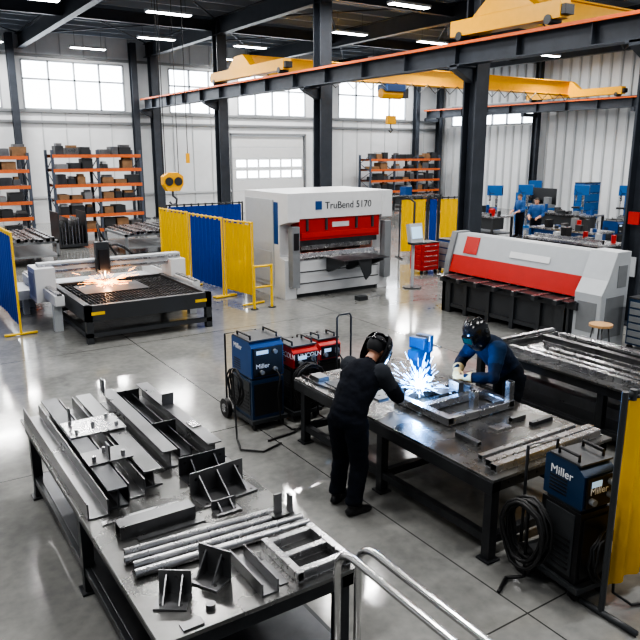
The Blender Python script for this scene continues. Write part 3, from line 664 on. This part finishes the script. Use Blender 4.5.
for k in range(7): b.box(5.9+k*.12,5.93+k*.12,26.0,27.2,.15,.8+.15*(k%3),STEELL if k%2 else STEEL)
b.box(5.8,6.8,25.95,27.25,.05,.15,DG); b.box(5.8,5.85,25.95,27.25,.15,1.3,DG); b.box(6.75,6.8,25.95,27.25,.15,1.3,DG); b.done()
# ---------------------------------------------------------------- people
def loft(bm,secs,side,k=18):
    rings=[]; n=len(secs); P=[Vector(s[0]) for s in secs]
    for i,(c,a,bb) in enumerate(secs):
        d=(P[min(i+1,n-1)]-P[max(i-1,0)]).normalized(); s=Vector(side); s=(s-d*s.dot(d)).normalized(); w=d.cross(s)
        rings.append([bm.verts.new(P[i]+s*a*cos(2*pi*j/k)+w*bb*sin(2*pi*j/k)) for j in range(k)])
    for i in range(n-1):
        for j in range(k): bm.faces.new((rings[i][j],rings[i][(j+1)%k],rings[i+1][(j+1)%k],rings[i+1][j]))
    bm.faces.new(rings[0][::-1]); bm.faces.new(rings[-1])
def bsph(bm,c,r):
    m=Matrix.Translation(c)@Matrix.Diagonal((*( (r,r,r) if not isinstance(r,(tuple,list)) else r),1)); bmesh.ops.create_uvsphere(bm,u_segments=16,v_segments=10,radius=1,matrix=m)
def remeshed(bm,name,vox,smooth=3,disp=0):
    bmesh.ops.recalc_face_normals(bm,faces=bm.faces)
    me=bpy.data.meshes.new(name); bm.to_mesh(me); bm.free(); o=bpy.data.objects.new(name,me); S.collection.objects.link(o)
    r=o.modifiers.new('r','REMESH'); r.mode='VOXEL'; r.voxel_size=vox; r.use_smooth_shade=True
    if smooth: s=o.modifiers.new('s','SMOOTH'); s.factor=.5; s.iterations=smooth
    dg=bpy.context.evaluated_depsgraph_get(); ev=o.evaluated_get(dg); nm=bpy.data.meshes.new_from_object(ev)
    o.modifiers.clear(); o.data=nm; bpy.data.meshes.remove(me)
    if disp:
        for v in nm.vertices:
            co=v.co.copy(); nn=v.normal.copy(); f=noise.noise(Vector((co.x*9,co.y*9,co.z*16)))+.5*noise.noise(Vector((co.x*20,co.y*20,co.z*34))); v.co=co+nn*f*disp
    for p in nm.polygons: p.use_smooth=True
    return o
def lerp(a,b,t): return Vector(a).lerp(Vector(b),t)
SKIN=mat('skin',(.45,.24,.16),.5); HAIR=mat('hair_dark',(.03,.02,.015),.7); CAP=mat('cap_fabric',(.012,.013,.016),.8)
LENS=mat('helmet_lens',(.01,.05,.04),.08); HELM=mat('helmet_black',(.012,.013,.016),.2)
def person(name,loc,rot,J,jacket,trouser,glove,helm=True,accent=None,hair=HAIR,curl=True,g=1.0):
    E=bpy.data.objects.new(name,None); S.collection.objects.link(E); E.location=(*loc,0); E.rotation_euler=(0,0,radians(rot))
    V={k:Vector(v) for k,v in J.items() if isinstance(v,tuple)}; bm=bmesh.new(); side=(0,1,0)
    LF=lambda secs,sd: loft(bm,[(c,a*g,q*g) for c,a,q in secs],sd)
    pel,wa,ch,nb,hd=V['pel'],V['waist'],V['chest'],V['neck'],V['head']
    dn=(pel-wa).normalized()
    LF([(pel+dn*.12,.12,.09),(pel+dn*.05,.165,.125),(pel,.175,.135),(lerp(pel,wa,.6),.168,.13),(wa,.165,.125),(lerp(wa,ch,.5),.182,.135),(ch,.195,.138),(lerp(ch,nb,.45),.19,.125),(lerp(ch,nb,.8),.14,.1),(nb,.08,.075)],side)
    loft(bm,[(lerp(ch,nb,.8),.075,.075),(nb,.066,.068),(lerp(nb,hd,.6),.056,.06)],side)
    segs=[(pel,lerp(pel,wa,.2),'t'),(lerp(pel,wa,.4),wa,'j'),(wa,ch,'j'),(ch,nb,'j'),(lerp(nb,hd,.35),hd,'s')]
    for s in 'LR':
        sh,el,wr=V['sh'+s],V['el'+s],V['wr'+s]; hp,kn,an,to=V['hip'+s],V['kn'+s],V['an'+s],V['toe'+s]
        bsph(bm,sh,.087*g); LF([(sh,.08,.082),(lerp(sh,el,.5),.07,.07),(el,.06,.062),(lerp(el,wr,.35),.059,.059),(lerp(el,wr,.85),.047,.047),(wr,.041,.039)],(0,.3,1))
        bsph(bm,el,.06*g); bsph(bm,lerp(ch,sh,.6),.095*g)
        LF([(hp+Vector((0,0,.04)),.1,.115),(lerp(hp,kn,.3),.1,.108),(lerp(hp,kn,.75),.083,.09),(kn,.076,.082),(lerp(kn,an,.3),.073,.082),(lerp(kn,an,.75),.07,.075),(lerp(kn,an,.95),.076,.083)],side)
        d=(to-an); d.z=0; d.normalize(); f=Vector((an.x,an.y,0))
        sd=Vector((-d.y,d.x,0))
        loft(bm,[(an+Vector((0,0,.06)),.055,.058),(an,.052,.06),(f+Vector((0,0,.05))-d*.005,.045,.07),(f+Vector((0,0,.012))-d*.0,.042,.075)],sd)
        loft(bm,[(f-d*.08+Vector((0,0,.045)),.03,.035),(f-d*.05+Vector((0,0,.048)),.04,.046),(f+d*.05+Vector((0,0,.05)),.043,.048),(f+d*.13+Vector((0,0,.04)),.05,.038),(f+d*.19+Vector((0,0,.034)),.042,.03),(f+d*.215+Vector((0,0,.03)),.02,.018)],sd)
        segs+=[(sh,el,'j'),(el,wr,'j'),(hp,kn,'t'),(kn,lerp(kn,an,.92),'t'),(an,f+d*.18+Vector((0,0,.03)),'b'),(f-d*.05+Vector((0,0,.02)),f+d*.1+Vector((0,0,.02)),'b')]
    o=remeshed(bm,'clothed_body',.016,3,.009)
    ms={'j':jacket,'t':trouser,'b':BLACK,'s':SKIN,'a':accent or jacket}; keys=list(ms)
    for k in keys: o.data.materials.append(ms[k])
    def dist(p,a,b):
        ab=b-a; t=max(0,min(1,(p-a).dot(ab)/max(ab.length_squared,1e-9))); return (p-a-ab*t).length
    for p in o.data.polygons:
        c=p.center.copy(); best=min(segs,key=lambda s:dist(c,s[0],s[1])); k=best[2]
        if accent and k=='j':
            for s in 'LR':
                if dist(c,V['sh'+s],lerp(V['sh'+s],V['el'+s],.35))<.09*g : k='a'
        if k=='j' and (c-nb).length<.085 and (c-nb).dot(hd-nb)>0.01: k='s'
        p.material_index=keys.index(k)
    o.parent=E
    for s,sg in (('L',1),('R',-1)):
        el,wr=V['el'+s],V['wr'+s]; hb=bmesh.new(); d=V.get('hd'+s,(wr-el)).normalized(); 
        pn=Vector((0,-sg*.35,-1)) if curl else Vector((0,-sg,0)); pn=(pn-d*pn.dot(d)).normalized(); sd=d.cross(pn).normalized()
        loft(hb,[(wr-d*.09,.058*g,.056*g),(wr-d*.01,.047,.044),(wr+d*.01,.037,.03),(wr+d*.05,.046,.022),(wr+d*.095,.044,.018)],sd)
        for i,(off,ln) in enumerate(((-.033,.036),(-.011,.04),(.011,.038),(.032,.03))):
            p=wr+d*.085+sd*off; dd=d.copy(); pts=[p]; rr=[.0115]; a0=radians(28 if curl else 12)
            for q in range(3):
                dd=(dd*cos(a0)+pn*sin(a0)) ; dd.normalize()
                p=p+dd*ln*(1-.18*q); pts.append(p); rr.append(.0105-.0012*q); a0=radians(38 if curl else 14)
            loft(hb,[(pts[q],rr[q],rr[q]) for q in range(4)],sd,8); bsph(hb,pts[-1],.0085)
        inn=sd*(-1 if sd.y*sg>0 else 1)
        tb=wr+d*.03+inn*.03; t1=tb+(d*.5+inn*.7+pn*.3).normalized()*.04; t2=t1+(d*.8+inn*.2+pn*.5).normalized()*.034
        loft(hb,[(tb,.015,.015),(t1,.0135,.0135),(t2,.0105,.0105)],pn,8); bsph(hb,t2,.0105)
        h=remeshed(hb,'hand_'+s,.0055,1); h.data.materials.append(glove); h.parent=E
    hb=bmesh.new(); pitch=J.get('pitch',20); yaw=J.get('yaw',0)
    HM=Matrix.Translation(hd)@Matrix.Rotation(radians(yaw),4,'Z')@Matrix.Rotation(radians(pitch),4,'Y')@Matrix.Scale(1.06,4)
    bsph(hb,(0,0,.03),(.098,.076,.092)); bsph(hb,(.02,0,-.03),(.075,.062,.085)); bsph(hb,(.055,0,-.075),(.035,.034,.028))
    loft(hb,[((.088,0,.025),.008,.01),((.108,0,-.01),.012,.012),((.095,0,-.025),.016,.01)],(0,1,0),8)
    bsph(hb,(.088,0,-.05),(.014,.026,.008)); loft(hb,[((.07,-.04,.035),.01,.012),((.09,0,.036),.01,.01),((.07,.04,.035),.01,.012)],(0,0,1),8)
    for sg in(-1,1): bsph(hb,(.0,sg*.078,-.005),(.018,.011,.032))
    h=remeshed(hb,'head_skin',.006,2); h.data.materials.append(SKIN); h.parent=E; h.matrix_local=HM
    bb=B('face_and_headgear')
    for sg in(-1,1): bb.sph((.079,sg*.031,.012),.012,LABEL,n=10,k=6); bb.sph((.0885,sg*.031,.012),.0045,BLACK,n=8,k=5)
    vs=[];fs=[];nu,nv=24,9; tm=radians(130 if helm else 105); kk=1.08 if helm else 1.0
    for v in range(nv+1):
        t=v/nv*tm
        for u in range(nu):
            a=2*pi*u/nu; tt=t*(.55 if cos(a)>.3 else (.8 if cos(a)>-.15 else 1.0)) ; vs.append((.106*kk*sin(tt)*cos(a)-.004,.084*kk*sin(tt)*sin(a),.03+.1*kk*cos(tt)))
    fs=[(v*nu+u,v*nu+(u+1)%nu,(v+1)*nu+(u+1)%nu,(v+1)*nu+u) for v in range(nv) for u in range(nu)]
    bb.add(vs,fs,CAP if helm else hair,True)
    if helm:
        prof=[(-.19,.62,.78),(-.14,.84,.92),(-.08,1.0,1.02),(-.01,1.05,1.06),(.06,1.03,1.05),(.11,.95,.97),(.15,.72,.8),(.175,.4,.5)]
        nu=22; vs=[]
        for off in(0,.006):
            for z_,sx,sy in prof:
                for u in range(nu+1):
                    a=radians(-108+216*u/nu); vs.append(((.16-off)*sx*cos(a)+.005,(.125-off)*sy*sin(a),z_-.0))
        m1=(nu+1)*len(prof); fs=[]
        for v in range(len(prof)-1):
            for u in range(nu):
                i=v*(nu+1)+u; fs.append((i,i+1,i+nu+2,i+nu+1)); fs.append((m1+i,m1+i+nu+1,m1+i+nu+2,m1+i+1))
        bb.add(vs,fs,HELM,True)
        bb.box(.155,.184,-.065,.065,-.03,.07,HELM); bb.box(.184,.187,-.052,.052,-.015,.055,LENS)
        bb.tube([(.02,-.13,.05),(-.06,-.105,.07),(-.118,0,.08),(-.06,.105,.07),(.02,.13,.05)],.011,HELM,6)
        bb.tube([(.1,0,.16),(0,0,.165),(-.09,0,.13),(-.118,0,.06)],.011,HELM,6)
        for sg in(-1,1): bb.cyl((.0,sg*.124,.05),(.0,sg*.146,.05),.022,DG,12)
    h=bb.done(); h.parent=E; h.matrix_local=HM
    return E
NAVY=mat('jacket_charcoal',(.009,.011,.017),.85,nz=.3,ns=12,bump=.3,spec=.15)
TR=mat('trouser_dark',(.007,.009,.015),.85,nz=.3,ns=12,bump=.3,spec=.15)
BJ=mat('jacket_navy',(.006,.014,.034),.8,nz=.3,ns=12,bump=.3,spec=.2)
BW=mat('overall_blue',(.012,.07,.22),.7)
ACC=mat('jacket_grey_panel',(.028,.032,.04),.85,spec=.2); ACCB=mat('jacket_blue_panel',(.007,.025,.065),.8,spec=.2)
GLW=mat('glove_tan',(.52,.40,.20),.7); GLD=mat('glove_grey',(.2,.18,.16),.75)
person('welder_worker',(3.7,5.14),16,dict(pel=(0,0,.96),waist=(.06,0,1.11),chest=(.2,0,1.3),neck=(.34,0,1.44),head=(.45,0,1.55),pitch=38,
  shL=(.28,.2,1.38),elL=(.5,.28,1.14),wrL=(.78,.15,1.04),shR=(.28,-.2,1.38),elR=(.42,-.3,1.12),wrR=(.72,-.12,1.05),
  hipL=(0,.1,.92),knL=(.06,.12,.5),anL=(.0,.13,.09),toeL=(.2,.15,0),hipR=(0,-.1,.92),knR=(.02,-.14,.5),anR=(-.1,-.16,.09),toeR=(.1,-.24,0)),NAVY,TR,GLD,accent=ACC,g=1.16)
person('welder_worker',(6.1,5.24),168,dict(pel=(0,0,.97),waist=(.1,0,1.10),chest=(.25,0,1.26),neck=(.37,0,1.39),head=(.47,0,1.50),pitch=30,yaw=22,
  shL=(.33,.21,1.33),elL=(.47,.36,1.06),wrL=(.7,.13,1.02),shR=(.33,-.21,1.33),elR=(.42,-.36,1.06),wrR=(.64,-.1,1.03),
  hipL=(-.02,.1,.93),knL=(.06,.13,.5),anL=(-.02,.13,.09),toeL=(.2,.16,0),hipR=(-.02,-.1,.93),knR=(-.02,-.14,.5),anR=(-.16,-.15,.09),toeR=(.1,-.2,0)),BJ,TR,GLW,accent=ACCB,g=1.2)
stand=dict(pel=(0,0,.95),waist=(.0,0,1.1),chest=(.02,0,1.32),neck=(.03,0,1.5),head=(.05,0,1.63),pitch=15,
  shL=(.02,.19,1.42),elL=(.05,.27,1.14),wrL=(.28,.18,1.06),shR=(.02,-.19,1.42),elR=(.05,-.27,1.14),wrR=(.28,-.18,1.06),
  hipL=(0,.1,.92),knL=(.02,.11,.5),anL=(.0,.12,.09),toeL=(.2,.14,0),hipR=(0,-.1,.92),knR=(.02,-.12,.5),anR=(0,-.13,.09),toeR=(.2,-.16,0))
person('machine_operator',(22.5,19.3),170,stand,BW,TR,SKIN,helm=False,g=1.08)
person('machine_operator',(21.2,17.4),200,stand,BW,TR,SKIN,helm=False,g=1.08)
W=Vector((4.88,5.44,.935))
b=B('welding_torch')
b.tube([(4.42,5.42,1.06),(4.55,5.44,1.04),(4.7,5.45,1.01),(4.8,5.445,.985),W+Vector((-.02,0,.025))],[.016,.016,.012,.011,.008],BLACK,8)
b.tube([(4.42,5.42,1.06),(4.3,5.5,1.0),(4.2,5.7,.84),(4.25,6.0,.835),(4.18,6.4,.835),(4.2,6.78,.836)],.012,RUB,7)
b.done()
o=sparks('welding_arc_sparks_halo',W,320,.48,ARCS,1.45,9,ARC,.055,.0022,zmin=.84)  # dense glowing spatter streaks also imitate the soft halo around the arc
plight('arc_light',W+Vector((0,0,.12)),60,(.18,.45,1),.04,None)
# ---------------------------------------------------------------- world + camera
w=bpy.data.worlds.new('world'); S.world=w; w.use_nodes=True; bg=w.node_tree.nodes['Background']; bg.inputs['Color'].default_value=(.86,.92,1,1); bg.inputs['Strength'].default_value=.5
c=bpy.data.cameras.new('camera'); c.sensor_width=36; c.lens=689/640*36; c.clip_end=200; co=bpy.data.objects.new('camera',c); S.collection.objects.link(co)
co.location=(0,0,3.5); co.rotation_euler=(radians(90-13.86),0,radians(-33.3)); S.camera=co
try: S.view_settings.look='AgX - High Contrast'
except Exception: pass
S.view_settings.exposure=.05
